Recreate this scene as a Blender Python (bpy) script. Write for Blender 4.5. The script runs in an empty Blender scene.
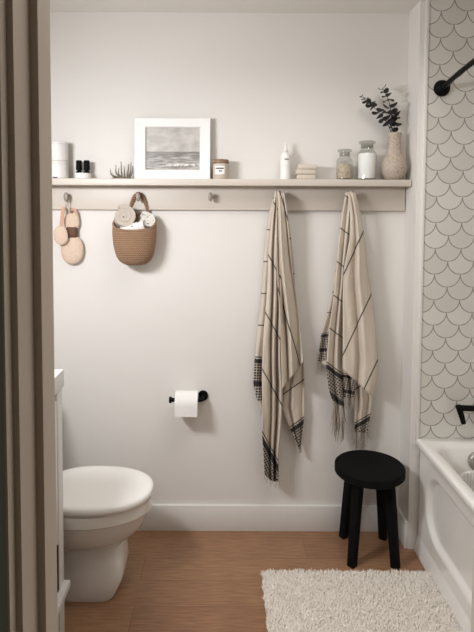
import bpy, bmesh, math, random
from mathutils import Vector, noise
random.seed(7)
scene = bpy.context.scene
C = scene.collection
PI = math.pi
# ---------------------------------------------------------------- camera
FPX, CX, CY, HC = 540.0, 225.0, 244.2, 1.535
PITCH, ROLL = math.radians(3.1), math.radians(0.25)
Fv = Vector((0, math.cos(PITCH), -math.sin(PITCH)))
U0 = Vector((0, math.sin(PITCH), math.cos(PITCH)))
R0 = Vector((1, 0, 0))
Rv = R0*math.cos(ROLL) + U0*math.sin(ROLL)
Uv = U0*math.cos(ROLL) - R0*math.sin(ROLL)
EYE = Vector((0, 0, HC))
def ray(px, py): return Fv + Rv*((px-CX)/FPX) - Uv*((py-CY)/FPX)
def at(px, py, Y):
    d = ray(px, py); return EYE + d*(Y/d.y)
def atz(px, py, Z):
    d = ray(px, py); return EYE + d*((Z-HC)/d.z)
cam_d = bpy.data.cameras.new('camera'); cam = bpy.data.objects.new('camera', cam_d); C.objects.link(cam)
from mathutils import Matrix
cam.matrix_world = Matrix((( Rv.x, Uv.x, -Fv.x, 0), (Rv.y, Uv.y, -Fv.y, 0), (Rv.z, Uv.z, -Fv.z, HC), (0,0,0,1)))
cam_d.sensor_width = 36; cam_d.sensor_fit = 'AUTO'; cam_d.lens = FPX/632*36
cam_d.shift_x = (237-CX)/632; cam_d.shift_y = -(316-CY)/632
cam_d.clip_start = 0.02
scene.camera = cam

# ---------------------------------------------------------------- materials
def lin(c):
    return tuple(((v/255)/12.92 if v/255 <= .04045 else ((v/255+.055)/1.055)**2.4) for v in c) + (1,)
class NT:
    def __init__(s, name):
        s.m = bpy.data.materials.new(name); s.m.use_nodes = True
        s.t = s.m.node_tree; s.b = s.t.nodes['Principled BSDF']
    def n(s, typ, **kw):
        n = s.t.nodes.new(typ)
        for k, v in kw.items():
            if k.startswith('i_'): n.inputs[k[2:].replace('_', ' ')].default_value = v
            else: setattr(n, k, v)
        return n
    def l(s, a, b): s.t.links.new(a, b)
    def math(s, op, a, b=None, c=None):
        n = s.t.nodes.new('ShaderNodeMath'); n.operation = op
        for i, v in enumerate((a, b, c)):
            if v is None: continue
            if isinstance(v, (int, float)): n.inputs[i].default_value = v
            else: s.l(v, n.inputs[i])
        return n.outputs[0]
    def mix(s, f, a, b):
        n = s.t.nodes.new('ShaderNodeMix'); n.data_type = 'RGBA'
        for i, v in ((0, f), (6, a), (7, b)):
            if isinstance(v, (int, float)): n.inputs[i].default_value = v
            elif isinstance(v, tuple): n.inputs[i].default_value = v
            else: s.l(v, n.inputs[i])
        return n.outputs[2]
    def noise(s, scale, stretch=(1,1,1), detail=3, coord='Object'):
        tc = s.n('ShaderNodeTexCoord'); mp = s.n('ShaderNodeMapping')
        mp.inputs['Scale'].default_value = stretch
        s.l(tc.outputs[coord], mp.inputs[0])
        n = s.n('ShaderNodeTexNoise'); n.inputs['Scale'].default_value = scale; n.inputs['Detail'].default_value = detail
        s.l(mp.outputs[0], n.inputs['Vector']); return n.outputs[0]
    def bump(s, h, strength=.3, dist=.002):
        b = s.n('ShaderNodeBump'); b.inputs['Strength'].default_value = strength; b.inputs['Distance'].default_value = dist
        s.l(h, b.inputs['Height']); s.l(b.outputs[0], s.b.inputs['Normal'])
def mat(name, rgb, rough=.6, rgb2=None, nscale=20, stretch=(1,1,1), bump=0, bscale=None, bdist=.001, metal=0, **kw):
    M = NT(name); c = lin(rgb)
    M.b.inputs['Roughness'].default_value = rough; M.b.inputs['Metallic'].default_value = metal
    nz = M.noise(nscale, stretch)
    c2 = lin(rgb2) if rgb2 else tuple(v*.95 for v in c[:3])+(1,)
    M.l(M.mix(nz, c, c2), M.b.inputs['Base Color'])
    if bump: M.bump(M.noise(bscale or nscale, stretch), bump, bdist)
    for k, v in kw.items(): M.b.inputs[k.replace('_', ' ')].default_value = v
    return M.m
m_wall = mat('wall_paint', (226,222,216), .75, (222,217,210), 3, bump=.15, bscale=220, bdist=.0006)
m_ceil = mat('ceiling_paint', (226,221,214), .85)
m_trim = mat('trim_paint', (228,225,219), .42)
m_rail = mat('rail_paint', (206,197,185), .45, (203,193,181), 5)
m_frame = mat('door_frame_paint', (212,199,183), .5, (205,192,176), 6)
m_hall = mat('hall_paint', (172,186,168), .7)
m_ceramic = mat('ceramic', (228,224,217), .12, (226,221,214), 4, Coat_Weight=.4)
m_seat = mat('toilet_seat_plastic', (247,245,240), .25, (246,244,239), 4)
m_tub = mat('tub_acrylic', (240,237,231), .18, (238,234,228), 4, Coat_Weight=.3)
m_black = mat('black_metal', (9,9,9), .55, (12,12,12), 40, Specular_IOR_Level=.1)
m_blackwood = mat('black_stained_wood', (7,7,7), .8, (11,10,10), 30, (1,1,.1), bump=.3, bscale=60, Specular_IOR_Level=.15)
M_shade = mat('niche_shade_paint', (40,34,28), .8)  # dark colour that paints the shade inside the open vanity niche
m_pic = mat('picture_frame_paint', (240,238,234), .5, (232,229,224), 18, (1,1,1), bump=.1, bscale=80)
m_white = mat('white_plastic', (234,231,226), .35)
m_whitec = mat('white_stoneware', (226,222,216), .45)
m_vase = None
m_stem = mat('stem_brown', (70,62,52), .7)
m_leaf = mat('eucalyptus_leaf', (52,50,46), .7, (28,27,26), 40)
m_twig = mat('dried_plant', (128,116,100), .8, (90,82,72), 60)
m_paper = mat('toilet_paper', (238,235,230), .9, (232,228,222), 60, bump=.3, bscale=200)
m_lid_wood = mat('lid_wood', (148,120,94), .55, (118,92,68), 12, (1,8,8))
m_soap = mat('soap', (206,194,180), .6, (196,183,168), 30)
m_metal = mat('peg_metal', (150,140,127), .5, (128,118,106), 30, metal=.15)
m_chrome = mat('brushed_nickel', (170,166,160), .35, metal=.7)
m_powder = mat('bath_salt', (250,249,247), .8, bump=.4, bscale=120)
m_stones = mat('dried_petals', (236,222,200), .8, (120,92,70), 95, bump=1, bscale=110, bdist=.004)
m_wax = mat('candle_wax', (196,184,168), .5)
m_ink = mat('label_ink', (70,64,60), .7)
m_label = mat('paper_label', (238,236,232), .8)
m_pad = mat('sisal_pad', (222,200,180), .9, (204,178,156), 90, bump=1, bscale=160, bdist=.003)
m_strap = mat('cotton_strap', (205,166,140), .85, (188,146,120), 70)
m_leather = mat('brown_band', (108,72,50), .7, (82,54,38), 60, bump=.5, bscale=160)
m_ringm = mat('cord_white', (216,206,194), .8)
m_clothA = mat('washcloth_greige', (196,184,172), .95, (180,168,156), 60, bump=.8, bscale=260, bdist=.002)
m_ribm = mat('ribbed_rubber', (226,223,218), .5)
def speckle():
    M = NT('speckled_washcloth'); n = M.noise(120, detail=1)
    f = M.math('GREATER_THAN', n, .64)
    M.l(M.mix(f, lin((226,220,212)), lin((120,112,108))), M.b.inputs['Base Color'])
    M.b.inputs['Roughness'].default_value = .95; M.bump(M.noise(260), .7, .002); return M.m
m_clothB = speckle()
def glass(name='clear_glass', tint=(.965,.968,.96,1)):
    M = NT(name); t = M.t; t.nodes.remove(M.b)
    out = [n for n in t.nodes if n.type == 'OUTPUT_MATERIAL'][0]
    tr = M.n('ShaderNodeBsdfTransparent'); tr.inputs[0].default_value = tint
    gl = M.n('ShaderNodeBsdfGlossy'); gl.inputs['Roughness'].default_value = .04
    lw = M.n('ShaderNodeLayerWeight'); fr_ = M.math('MULTIPLY_ADD', M.math('POWER', lw.outputs['Facing'], 3.0), .5, .03)
    mx = M.n('ShaderNodeMixShader'); M.l(fr_, mx.inputs[0]); M.l(tr.outputs[0], mx.inputs[1]); M.l(gl.outputs[0], mx.inputs[2])
    M.l(mx.outputs[0], out.inputs[0]); return M.m
m_glass = glass()
m_glassT = glass('thick_glass', (.80,.795,.78,1))
def floor_mat():
    M = NT('oak_plank_floor')
    tc = M.n('ShaderNodeTexCoord'); br = M.n('ShaderNodeTexBrick')
    mp = M.n('ShaderNodeMapping'); mp.inputs['Location'].default_value = (.35, .06, 0)
    M.l(tc.outputs['Object'], mp.inputs[0]); M.l(mp.outputs[0], br.inputs['Vector'])
    br.inputs['Scale'].default_value = 1; br.inputs['Brick Width'].default_value = 1.15; br.inputs['Row Height'].default_value = .15
    br.inputs['Mortar Size'].default_value = .0008; br.inputs['Mortar Smooth'].default_value = .3
    br.inputs['Color1'].default_value = lin((168,128,95)); br.inputs['Color2'].default_value = lin((154,114,84)); br.inputs['Mortar'].default_value = lin((92,68,50))
    br.offset = .37
    g = M.noise(9, (1.2, 14, 1), 6); g2 = M.noise(4, (.8, 3, 1), 3)
    r = M.n('ShaderNodeValToRGB'); r.color_ramp.elements[0].position = .35; r.color_ramp.elements[1].position = .72
    r.color_ramp.elements[0].color = (.62,.58,.55,1); r.color_ramp.elements[1].color = (1.12,1.12,1.1,1)
    M.l(g, r.inputs[0])
    mx = M.n('ShaderNodeMix'); mx.data_type = 'RGBA'; mx.blend_type = 'MULTIPLY'; mx.inputs[0].default_value = .8
    M.l(br.outputs[0], mx.inputs[6]); M.l(r.outputs[0], mx.inputs[7])
    c = M.mix(M.math('MULTIPLY', g2, .35), mx.outputs[2], lin((106,74,53)))
    M.l(c, M.b.inputs['Base Color']); M.b.inputs['Roughness'].default_value = .42
    M.bump(g, .15, .001); return M.m
m_floor = floor_mat()
def scale_tile(axis, u0, v0, r):
    # fish-scale tile: each band of height r carries one row of half circles
    M = NT('fish_scale_tile'); geo = M.n('ShaderNodeNewGeometry'); sp = M.n('ShaderNodeSeparateXYZ'); M.l(geo.outputs['Position'], sp.inputs[0])
    u = M.math('DIVIDE', M.math('SUBTRACT', sp.outputs[axis], u0), r)
    v = M.math('DIVIDE', M.math('SUBTRACT', sp.outputs[2], v0), r)
    k = M.math('FLOOR', v); t = M.math('SUBTRACT', v, k)
    odd = M.math('FLOORED_MODULO', k, 2.0)
    # centres at u = 1 + odd + 2i (cusps at u = odd + 2i), centre height at the top of the band
    uu = M.math('SUBTRACT', M.math('SUBTRACT', u, 1.0), odd)
    ci = M.math('ROUND', M.math('DIVIDE', uu, 2.0))
    dx = M.math('SUBTRACT', uu, M.math('MULTIPLY', ci, 2.0))
    dy = M.math('SUBTRACT', 1.0, t)
    d = M.math('SQRT', M.math('ADD', M.math('MULTIPLY', dx, dx), M.math('MULTIPLY', dy, dy)))
    e = M.math('ABSOLUTE', M.math('SUBTRACT', d, 1.0))
    g = M.n('ShaderNodeMapRange'); g.inputs['From Min'].default_value = .022; g.inputs['From Max'].default_value = .045
    g.inputs['To Min'].default_value = 1; g.inputs['To Max'].default_value = 0
    M.l(e, g.inputs['Value'])
    ins = M.math('LESS_THAN', d, 1.0)
    outside = M.math('SUBTRACT', 1.0, ins)
    # id of the scale: inside -> (ci, k); outside -> neighbour of the row below
    side = M.math('SIGN', dx)
    cu = M.math('ADD', M.math('ADD', M.math('MULTIPLY', ci, 2.0), odd), M.math('MULTIPLY', side, outside))
    kv = M.math('SUBTRACT', k, outside)
    wn = M.n('ShaderNodeTexWhiteNoise'); wn.noise_dimensions = '2D'; cb = M.n('ShaderNodeCombineXYZ'); M.l(cu, cb.inputs[0]); M.l(kv, cb.inputs[1]); M.l(cb.outputs[0], wn.inputs['Vector'])
    tile = M.mix(wn.outputs['Value'], lin((214,210,202)), lin((204,199,190)))
    M.l(M.mix(g.outputs[0], tile, lin((138,130,120))), M.b.inputs['Base Color'])
    rr = M.math('MULTIPLY_ADD', g.outputs[0], .5, .28); M.l(rr, M.b.inputs['Roughness'])
    M.bump(M.math('SUBTRACT', 1.0, g.outputs[0]), .4, .0012); return M.m
def rope_mat():
    M = NT('jute_weave'); tc = M.n('ShaderNodeTexCoord'); sp = M.n('ShaderNodeSeparateXYZ'); M.l(tc.outputs['Object'], sp.inputs[0])
    w = M.math('SINE', M.math('MULTIPLY', sp.outputs[2], 2*PI/.0085))
    w2 = M.math('SINE', M.math('ADD', M.math('MULTIPLY', sp.outputs[0], 2*PI/.009), M.math('MULTIPLY', sp.outputs[2], 2*PI/.013)))
    nz = M.noise(120, (1,1,2), 4)
    h = M.math('ADD', M.math('MULTIPLY', w, .5), M.math('ADD', M.math('MULTIPLY', w2, .55), nz))
    f = M.n('ShaderNodeMapRange'); f.inputs['From Min'].default_value = -.4; f.inputs['From Max'].default_value = 1.2; M.l(h, f.inputs['Value'])
    M.l(M.mix(f.outputs[0], lin((112,80,58)), lin((184,148,116))), M.b.inputs['Base Color'])
    M.b.inputs['Roughness'].default_value = .9; M.bump(h, .9, .003); return M.m
m_rope = rope_mat()
def vase_mat():
    M = NT('dimpled_stoneware'); tc = M.n('ShaderNodeTexCoord')
    vo = M.n('ShaderNodeTexVoronoi'); vo.inputs['Scale'].default_value = 130; M.l(tc.outputs['Object'], vo.inputs['Vector'])
    f = M.n('ShaderNodeMapRange'); f.inputs['From Min'].default_value = .1; f.inputs['From Max'].default_value = .9; M.l(vo.outputs[0], f.inputs['Value'])
    M.l(M.mix(f.outputs[0], lin((192,177,161)), lin((164,148,133))), M.b.inputs['Base Color'])
    M.b.inputs['Roughness'].default_value = .5; M.bump(M.math('SUBTRACT', 1.0, vo.outputs[0]), .8, .003); return M.m
m_vase = vase_mat()
def towel_mat():
    M = NT('striped_turkish_cotton'); tc = M.n('ShaderNodeUVMap'); sp = M.n('ShaderNodeSeparateXYZ'); M.l(tc.outputs[0], sp.inputs[0])
    u, v = sp.outputs[0], sp.outputs[1]
    # thin dark lines every 0.15 m above the border
    q = M.math('FLOORED_MODULO', M.math('SUBTRACT', v, .22-.0026), .15)
    line = M.math('MULTIPLY', M.math('LESS_THAN', q, .0052), M.math('GREATER_THAN', v, .2))
    band = M.math('MULTIPLY', M.math('LESS_THAN', v, .215), M.math('GREATER_THAN', v, .012))
    s1 = M.math('GREATER_THAN', M.math('FLOORED_MODULO', v, .0125), .0032)
    s2 = M.math('GREATER_THAN', M.math('FLOORED_MODULO', u, .0120), .0024)
    solid = M.math('GREATER_THAN', M.math('FLOORED_MODULO', v, .105), .085)
    chk = M.math('MAXIMUM', M.math('MULTIPLY', s1, s2), solid)
    f = M.math('MINIMUM', M.math('ADD', line, M.math('MULTIPLY', band, chk)), 1.0)
    nz = M.noise(700, detail=1); nz2 = M.noise(12)
    base = M.mix(nz2, lin((212,200,184)), lin((200,187,171)))
    M.l(M.mix(f, base, lin((52,48,47))), M.b.inputs['Base Color'])
    M.b.inputs['Roughness'].default_value = .95; M.bump(nz, .4, .0012)
    return M.m
m_towel = towel_mat()
m_fringe = mat('cotton_fringe', (222,210,194), .95, (96,88,82), 150)  # dark mottle paints the shadow among the strands into the colour
m_fringeD = mat('dark_fringe', (70,64,60), .95)
m_pile = mat('cotton_pile', (252,245,235), .9, (248,240,228), 60)
def art_mat(z0, zh, z1, x0):
    M = NT('seascape_print'); tc = M.n('ShaderNodeTexCoord'); sp = M.n('ShaderNodeSeparateXYZ'); M.l(tc.outputs['Object'], sp.inputs[0])
    cl = M.noise(16, (1, 1, 1.8), 6); wv = M.noise(38, (.55, 1, 3.2), 5)
    r1 = M.n('ShaderNodeValToRGB'); e = r1.color_ramp.elements; e[0].position = .35; e[1].position = .7
    e[0].color = lin((172,166,159)); e[1].color = lin((206,202,196)); M.l(cl, r1.inputs[0])
    r2 = M.n('ShaderNodeValToRGB'); e = r2.color_ramp.elements; e[0].position = .38; e[1].position = .66
    e[0].color = lin((124,119,113)); e[1].color = lin((188,184,178)); M.l(wv, r2.inputs[0])
    # surf near the shore
    zz = sp.outputs[2]
    surfz = M.math('LESS_THAN', M.math('ABSOLUTE', M.math('SUBTRACT', zz, z0+.022)), .006)
    surf = M.math('MULTIPLY', M.math('MULTIPLY', surfz, M.math('GREATER_THAN', M.noise(90, (1,1,3), 4), .53)), M.math('GREATER_THAN', sp.outputs[0], -.03))
    sea = M.mix(surf, r2.outputs[0], lin((226,222,216)))
    hz = M.n('ShaderNodeMapRange'); hz.inputs['From Min'].default_value = zh-.03; hz.inputs['From Max'].default_value = zh; M.l(zz, hz.inputs['Value'])
    sea = M.mix(M.math('MULTIPLY', hz.outputs[0], .6), sea, lin((112,108,103)))
    sky = M.math('GREATER_THAN', zz, zh)
    M.l(M.mix(sky, sea, r1.outputs[0]), M.b.inputs['Base Color']); M.b.inputs['Roughness'].default_value = .4
    return M.m

# ---------------------------------------------------------------- mesh helpers
def finish(name, bm, m, parent=None, smooth=True, angle=40, loc=None):
    bmesh.ops.recalc_face_normals(bm, faces=bm.faces)
    me = bpy.data.meshes.new(name); bm.to_mesh(me); bm.free()
    o = bpy.data.objects.new(name, me); C.objects.link(o); me.materials.append(m)
    if smooth:
        for p in me.polygons: p.use_smooth = True
        me.set_sharp_from_angle(angle=math.radians(angle))
    if parent: o.parent = parent
    if loc is not None: o.location = loc
    return o
def box(bm, x0, x1, y0, y1, z0, z1, bev=0, seg=2):
    r = bmesh.ops.create_cube(bm, size=1)
    for v in r['verts']:
        v.co = Vector(((x0+x1)/2+v.co.x*(x1-x0), (y0+y1)/2+v.co.y*(y1-y0), (z0+z1)/2+v.co.z*(z1-z0)))
    if bev:
        ed = {e for v in r['verts'] for e in v.link_edges}
        bmesh.ops.bevel(bm, geom=list(ed), offset=bev, segments=seg, affect='EDGES', profile=.5)
def ring_loft(bm, rings, cap0=True, cap1=True, closed=True):
    vs = [[bm.verts.new(p) for p in r] for r in rings]
    n = len(rings[0])
    for a, b in zip(vs, vs[1:]):
        for i in range(n if closed else n-1):
            j = (i+1) % n
            bm.faces.new((a[i], a[j], b[j], b[i]))
    if cap0: bm.faces.new(list(reversed(vs[0])))
    if cap1: bm.faces.new(vs[-1])
    return vs
def lathe(bm, prof, c=(0,0,0), n=32, sx=1, sy=1):
    c = Vector(c); rings = []
    for r, z in prof:
        r = max(r, .0002)
        rings.append([c+Vector((sx*r*math.cos(2*PI*i/n), sy*r*math.sin(2*PI*i/n), z)) for i in range(n)])
    ring_loft(bm, rings)
def tube(bm, pts, rad, n=8, flat=1.0, flat_axis=None):
    pts = [Vector(p) for p in pts]; rings = []; ref = None
    for i, p in enumerate(pts):
        t = (pts[min(i+1, len(pts)-1)]-pts[max(i-1, 0)]).normalized()
        if ref is None:
            ref = Vector((0,0,1)) if abs(t.z) < .9 else Vector((1,0,0))
            if flat_axis: ref = Vector(flat_axis)
        a = (ref-t*ref.dot(t)).normalized(); b = t.cross(a); ref = a
        r = rad[i] if isinstance(rad, (list, tuple)) else rad
        rings.append([p+a*r*flat*math.cos(2*PI*k/n)+b*r*math.sin(2*PI*k/n) for k in range(n)])
    ring_loft(bm, rings)
def smooth_path(pts, n=24):
    pts = [Vector(p) for p in pts]; out = []
    P = [pts[0]*2-pts[1]]+pts+[pts[-1]*2-pts[-2]]
    seg = len(pts)-1
    for i in range(n+1):
        u = i/n*seg; k = min(int(u), seg-1); t = u-k
        p0, p1, p2, p3 = P[k:k+4]
        out.append(.5*((2*p1)+(p2-p0)*t+(2*p0-5*p1+4*p2-p3)*t*t+(3*p1-p0-3*p2+p3)*t**3))
    return out
def thing(name, label, cat, loc=(0,0,0), group=None):
    o = bpy.data.objects.new(name, None); C.objects.link(o); o.location = loc; o.empty_display_size = .05
    o['label'] = label; o['category'] = cat
    if group: o['group'] = group
    return o
def tag(o, label, cat, group=None):
    o['label'] = label; o['category'] = cat
    if group: o['group'] = group
    return o
def struct(name, bm, m, **kw):
    o = finish(name, bm, m, **kw); o['kind'] = 'structure'; return o
def boxo(name, dims, m, parent=None, bev=0, st=False):
    bm = bmesh.new(); box(bm, *dims, bev)
    return struct(name, bm, m, smooth=bool(bev)) if st else finish(name, bm, m, parent, smooth=bool(bev))
def local(o, root):   # keep world placed mesh under a moved root
    o.parent = root; o.matrix_parent_inverse = Matrix.Translation(-Vector(root.location)); return o

# ---------------------------------------------------------------- room shell
YB, YT = 2.56, 2.412
ZC = at(230, 12.6, YB).z
XL, XS, XR = -1.02, .849, 1.64
YF = .80       # bathroom face of the door wall
boxo('floor', (XL-.1, XR+.1, -1.3, YB+.1, -.1, 0), m_floor, st=True)
boxo('ceiling', (XL-.1, XR+.1, YF-.13, YB+.1, ZC, ZC+.1), m_ceil, st=True)
boxo('wall_back', (XL-.1, XS, YB, YB+.1, 0, ZC), m_wall, st=True)
boxo('wall_left', (XL-.1, XL, YF-.13, YB, 0, ZC), m_wall, st=True)
boxo('wall_partition', (XS, XR+.1, YT, YB+.1, 0, ZC), m_wall, st=True)
cu = at(441.3, 11, YT-.012)
TR = .0575
m_tileX = scale_tile(0, cu.x+TR, cu.z-20*TR*2, TR)
m_tileY = scale_tile(1, 0.0, cu.z-20*TR*2, TR)
XT = .884
boxo('wall_shower', (XT, XR, YT-.012, YT, .45, ZC), m_tileX, st=True)
boxo('wall_right', (XR, XR+.1, YF-.13, YT, 0, ZC), m_tileY, st=True)
boxo('trim_1', (XT-.014, XT, YT-.017, YT, .495, ZC), m_trim, st=True, bev=.002)
# baseboards
bm = bmesh.new(); box(bm, XL, XS, YB-.015, YB, 0, .128, .002); pass
struct('baseboard_back', bm, m_trim)
bm = bmesh.new(); box(bm, XS-.015, XS, YT+.002, YB-.016, 0, .128, .002)
struct('baseboard_right', bm, m_trim)
bm = bmesh.new(); box(bm, XL, XL+.015, 2.40, YB-.016, 0, .128, .002)
struct('baseboard_left', bm, m_trim)
# door wall with stepped jamb
def edgeX(px, py, Y): return at(px, py, Y).x
XJ1 = edgeX(53.6, 320, .80); XJ2 = XJ1-.0135; XJ3 = XJ2-.008
Y1 = .80
def Yfor(px, X):  # depth where a vertical line at X shows at px (row 320)
    d = ray(px, 320); return X/d.x*d.y
Y2 = Yfor(41.8, XJ1); Y3 = Yfor(17.5, XJ2); Y4 = Yfor(5.0, XJ3)
XJ2 = edgeX(33.8, 320, Y2); Y3 = Yfor(17.8, XJ2); XJ3 = edgeX(11.5, 320, Y3); Y4 = Yfor(4.6, XJ3)
XRJ = edgeX(472, 600, .80)
DH = 2.06
def jamb(sign, X1, X2, X3, Xw):
    bm = bmesh.new()
    # profile in plan, extruded up
    pts = [(X1, Y1+.001), (X1, Y2), (X2, Y2), (X2, Y3), (X3, Y3), (X3, Y4), (Xw, Y4), (Xw, Y1+.001)]
    ring_loft(bm, [[Vector((x, y, z)) for x, y in pts] for z in (0, DH)])
    return bm
o = thing('door_1', 'painted door frame', 'door'); del o['label']; del o['category']; o['kind'] = 'structure'
o.name = 'door_1'
finish('door_jamb', jamb(1, XJ1, XJ2, XJ3, XJ3-.003), m_frame, o, smooth=False)
d2, d3 = XJ1-XJ2, XJ1-XJ3
finish('door_jamb', jamb(-1, XRJ, XRJ+d2, XRJ+d3, XRJ+d3+.003), m_frame, o, smooth=False)
bm = bmesh.new(); box(bm, XJ3-.003, XRJ+d3+.003, Y4, Y1+.001, DH, DH+.03)
finish('door_head', bm, m_frame, o, smooth=False)
bm = bmesh.new()
box(bm, XL, XJ3-.003, Y4+.002, YF, 0, ZC); box(bm, XRJ+d3+.003, XR, Y4+.002, YF, 0, ZC); box(bm, XJ3-.003, XRJ+d3+.003, Y4+.002, YF, DH+.03, ZC)
struct('wall_front', bm, m_hall, smooth=False)
# bathroom side skin of the door wall
bm = bmesh.new()
box(bm, XL, XJ3-.003, YF, YF+.004, 0, ZC); box(bm, XRJ+d3+.003, XR, YF, YF+.004, 0, ZC); box(bm, XJ3-.003, XRJ+d3+.003, YF, YF+.004, DH+.03, ZC)
struct('wall_front_inside', bm, m_wall, smooth=False)

# ---------------------------------------------------------------- peg rail shelf
YRF = YB-.02; SD = .105; YSF = YB-SD
zt = at(230, 178.9, YSF).z; zb = at(230, 185.6, YSF).z
zr0 = at(230, 210.2, YRF).z
xs1 = at(411.6, 181, YSF).x; xr1 = at(406, 200, YRF).x
shelf = thing('peg_rail_shelf', 'long greige painted wall shelf with peg rail below it', 'shelf', (0, YB, zr0))
bm = bmesh.new(); box(bm, XL+.002, min(xs1, XS-.002), YSF, YB-.0005, zb, zt, .003)
local(finish('shelf_board', bm, m_rail), shelf)
bm = bmesh.new(); box(bm, XL+.002, min(xr1, XS-.004), YRF, YB-.0005, zr0, zb, .002)
local(finish('rail', bm, m_rail), shelf)
pegs = []
def peg_mesh(p):
    bm = bmesh.new()
    # short shaft then an upright oval knob
    y = YRF
    tube(bm, [(p.x, y, p.z+.004), (p.x, y-.03, p.z)], .006, 10)
    rings = []
    for dy, s in ((-.026, .35), (-.028, .85), (-.033, 1), (-.040, 1), (-.045, .85), (-.047, .4)):
        rings.append([Vector((p.x+.011*s*math.cos(2*PI*i/20), y+dy, p.z-.002+.021*s*math.sin(2*PI*i/20))) for i in range(20)])
    ring_loft(bm, rings); return bm
for px in (66.5, 138.5, 210.5, 279, 350.5):
    p = at(px, 196.5, YRF-.03); pegs.append(p)
    local(finish('peg', peg_mesh(p), m_metal), shelf)

# ---------------------------------------------------------------- shelf items
def on_shelf(px, dy=.05):
    p = at(px, 179, YB-dy); return Vector((p.x, YB-dy, zt))
def S(Y): return FPX/Y    # pixels per metre at depth Y
# canisters
for px, z0, h, lab in ((58.5, 0, .080, 'white round canister standing on shelf, under an identical canister'), (58.5, .0805, .088, 'white round canister stacked on top of another at shelf end')):
    p = on_shelf(px, .056) + Vector((0, 0, z0)); r = .046
    t = thing('canister', lab, 'canister', p, 'stacked white canisters')
    bm = bmesh.new(); lathe(bm, [(r-.003, 0), (r, .003), (r, h-.012), (r-.0015, h-.011)]); finish('body', bm, m_whitec, t)
    bm = bmesh.new(); lathe(bm, [(r, h-.0105), (r+.0005, h-.004), (r-.003, h)]); finish('lid', bm, m_whitec, t)
    if z0 == 0:
        bm = bmesh.new(); box(bm, -.011, .009, -r-.0012, -r+.002, .001, .006); finish('base_label', bm, m_ink, t)
# black capped bottles in dish
p = on_shelf(83, .05)
bm = bmesh.new(); lathe(bm, [(.033, 0), (.037, .004), (.037, .026), (.034, .026), (.033, .005), (.0, .005)])
d = finish('dish', bm, m_white, loc=p); tag(d, 'small low white dish holding two black-capped bottles', 'dish')
for px, dx, lab in ((77.5, -.0178, 'small black-capped bottle in dish, the one nearer the canisters'), (86.5, .0178, 'small black-capped bottle in dish, the one nearer the air plant')):
    t = thing('oil_bottle', lab, 'bottle', p+Vector((dx, 0, .0055)), 'black-capped bottles in the dish')
    bm = bmesh.new(); lathe(bm, [(.012, 0), (.0135, .002), (.0135, .028), (.008, .035), (.007, .042)]); finish('body', bm, m_black, t)
    bm = bmesh.new(); lathe(bm, [(.0138, .036), (.0145, .038), (.0132, .077), (.0115, .080)]); finish('cap', bm, m_black, t)
# air plant
p = on_shelf(122, .055); t = bmesh.new()
for (x, z, bx) in ((110.5, 169, 122), (112, 173, 123), (116, 165, 121), (119, 168, 124), (121, 161.5, 122), (124, 166, 125), (131, 162, 128), (132.5, 166, 128), (129, 164, 127), (132, 171, 126), (114,176,124)):
    e = at(x, z, YB-.055-random.uniform(-.02, .02)); b = Vector((at(bx, 177, YB-.055).x, YB-.055, zt+.004))
    m_ = (b+e)/2 + Vector((random.uniform(-.004,.004)+ (b.x-e.x)*-.35, random.uniform(-.006,.006), -.006))
    tube(t, smooth_path([b, m_, e], 8), [.0044-.0030*i/8 for i in range(9)], 6)
q0 = at(112, 177, 1).x
tube(t, [Vector((at(112,177,YB-.055).x, YB-.06, zt+.003)), Vector((at(131,177,YB-.055).x, YB-.05, zt+.0035))], .003, 6)
tag(finish('air_plant', t, m_twig), 'spiky dried twig-like air plant lying beside the framed picture', 'plant')
# framed picture
YP = YB-.03
a = at(134, 117.5, YP-.02); b = at(210.2, 178.5, YP-.02)
W, Hh = b.x-a.x, a.z-zt-.0005
fr = thing('framed_picture', 'white wide-framed grey seascape print leaning on shelf', 'picture', ((a.x+b.x)/2, YP, zt+.0005))
c0 = at(145.5, 127, YP-.02); c1 = at(199.5, 169.5, YP-.02)
lx0, lx1 = c0.x-fr.location.x, c1.x-fr.location.x; lz1, lz0 = c0.z-fr.location.z, c1.z-fr.location.z
bm = bmesh.new(); hw = W/2
def frame_ring(y, i):
    return [Vector((-hw+i, y, i)), Vector((hw-i, y, i)), Vector((hw-i, y, Hh-i)), Vector((-hw+i, y, Hh-i))]
inner = lambda y, g: [Vector((lx0-g, y, lz0-g)), Vector((lx1+g, y, lz0-g)), Vector((lx1+g, y, lz1+g)), Vector((lx0-g, y, lz1+g))]
ring_loft(bm, [frame_ring(0, 0), frame_ring(-.018, 0), frame_ring(-.02, .002), inner(-.017, .004), inner(-.010, 0), inner(-.002, 0), inner(0,0)], cap0=False, cap1=False)
bm.faces.ensure_lookup_table()
finish('frame', bm, m_pic, fr, smooth=False)
bm = bmesh.new(); box(bm, -hw+.004, hw-.004, -.006, -.001, .004, Hh-.004)
zc = (lz0+lz1)/2
hzn = at(170, 151.5, YP-.006).z-fr.location.z
finish('print', bm, art_mat(lz0, hzn, lz1, lx0), fr, smooth=False)
fr.rotation_euler.x = math.radians(-2.0)
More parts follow.
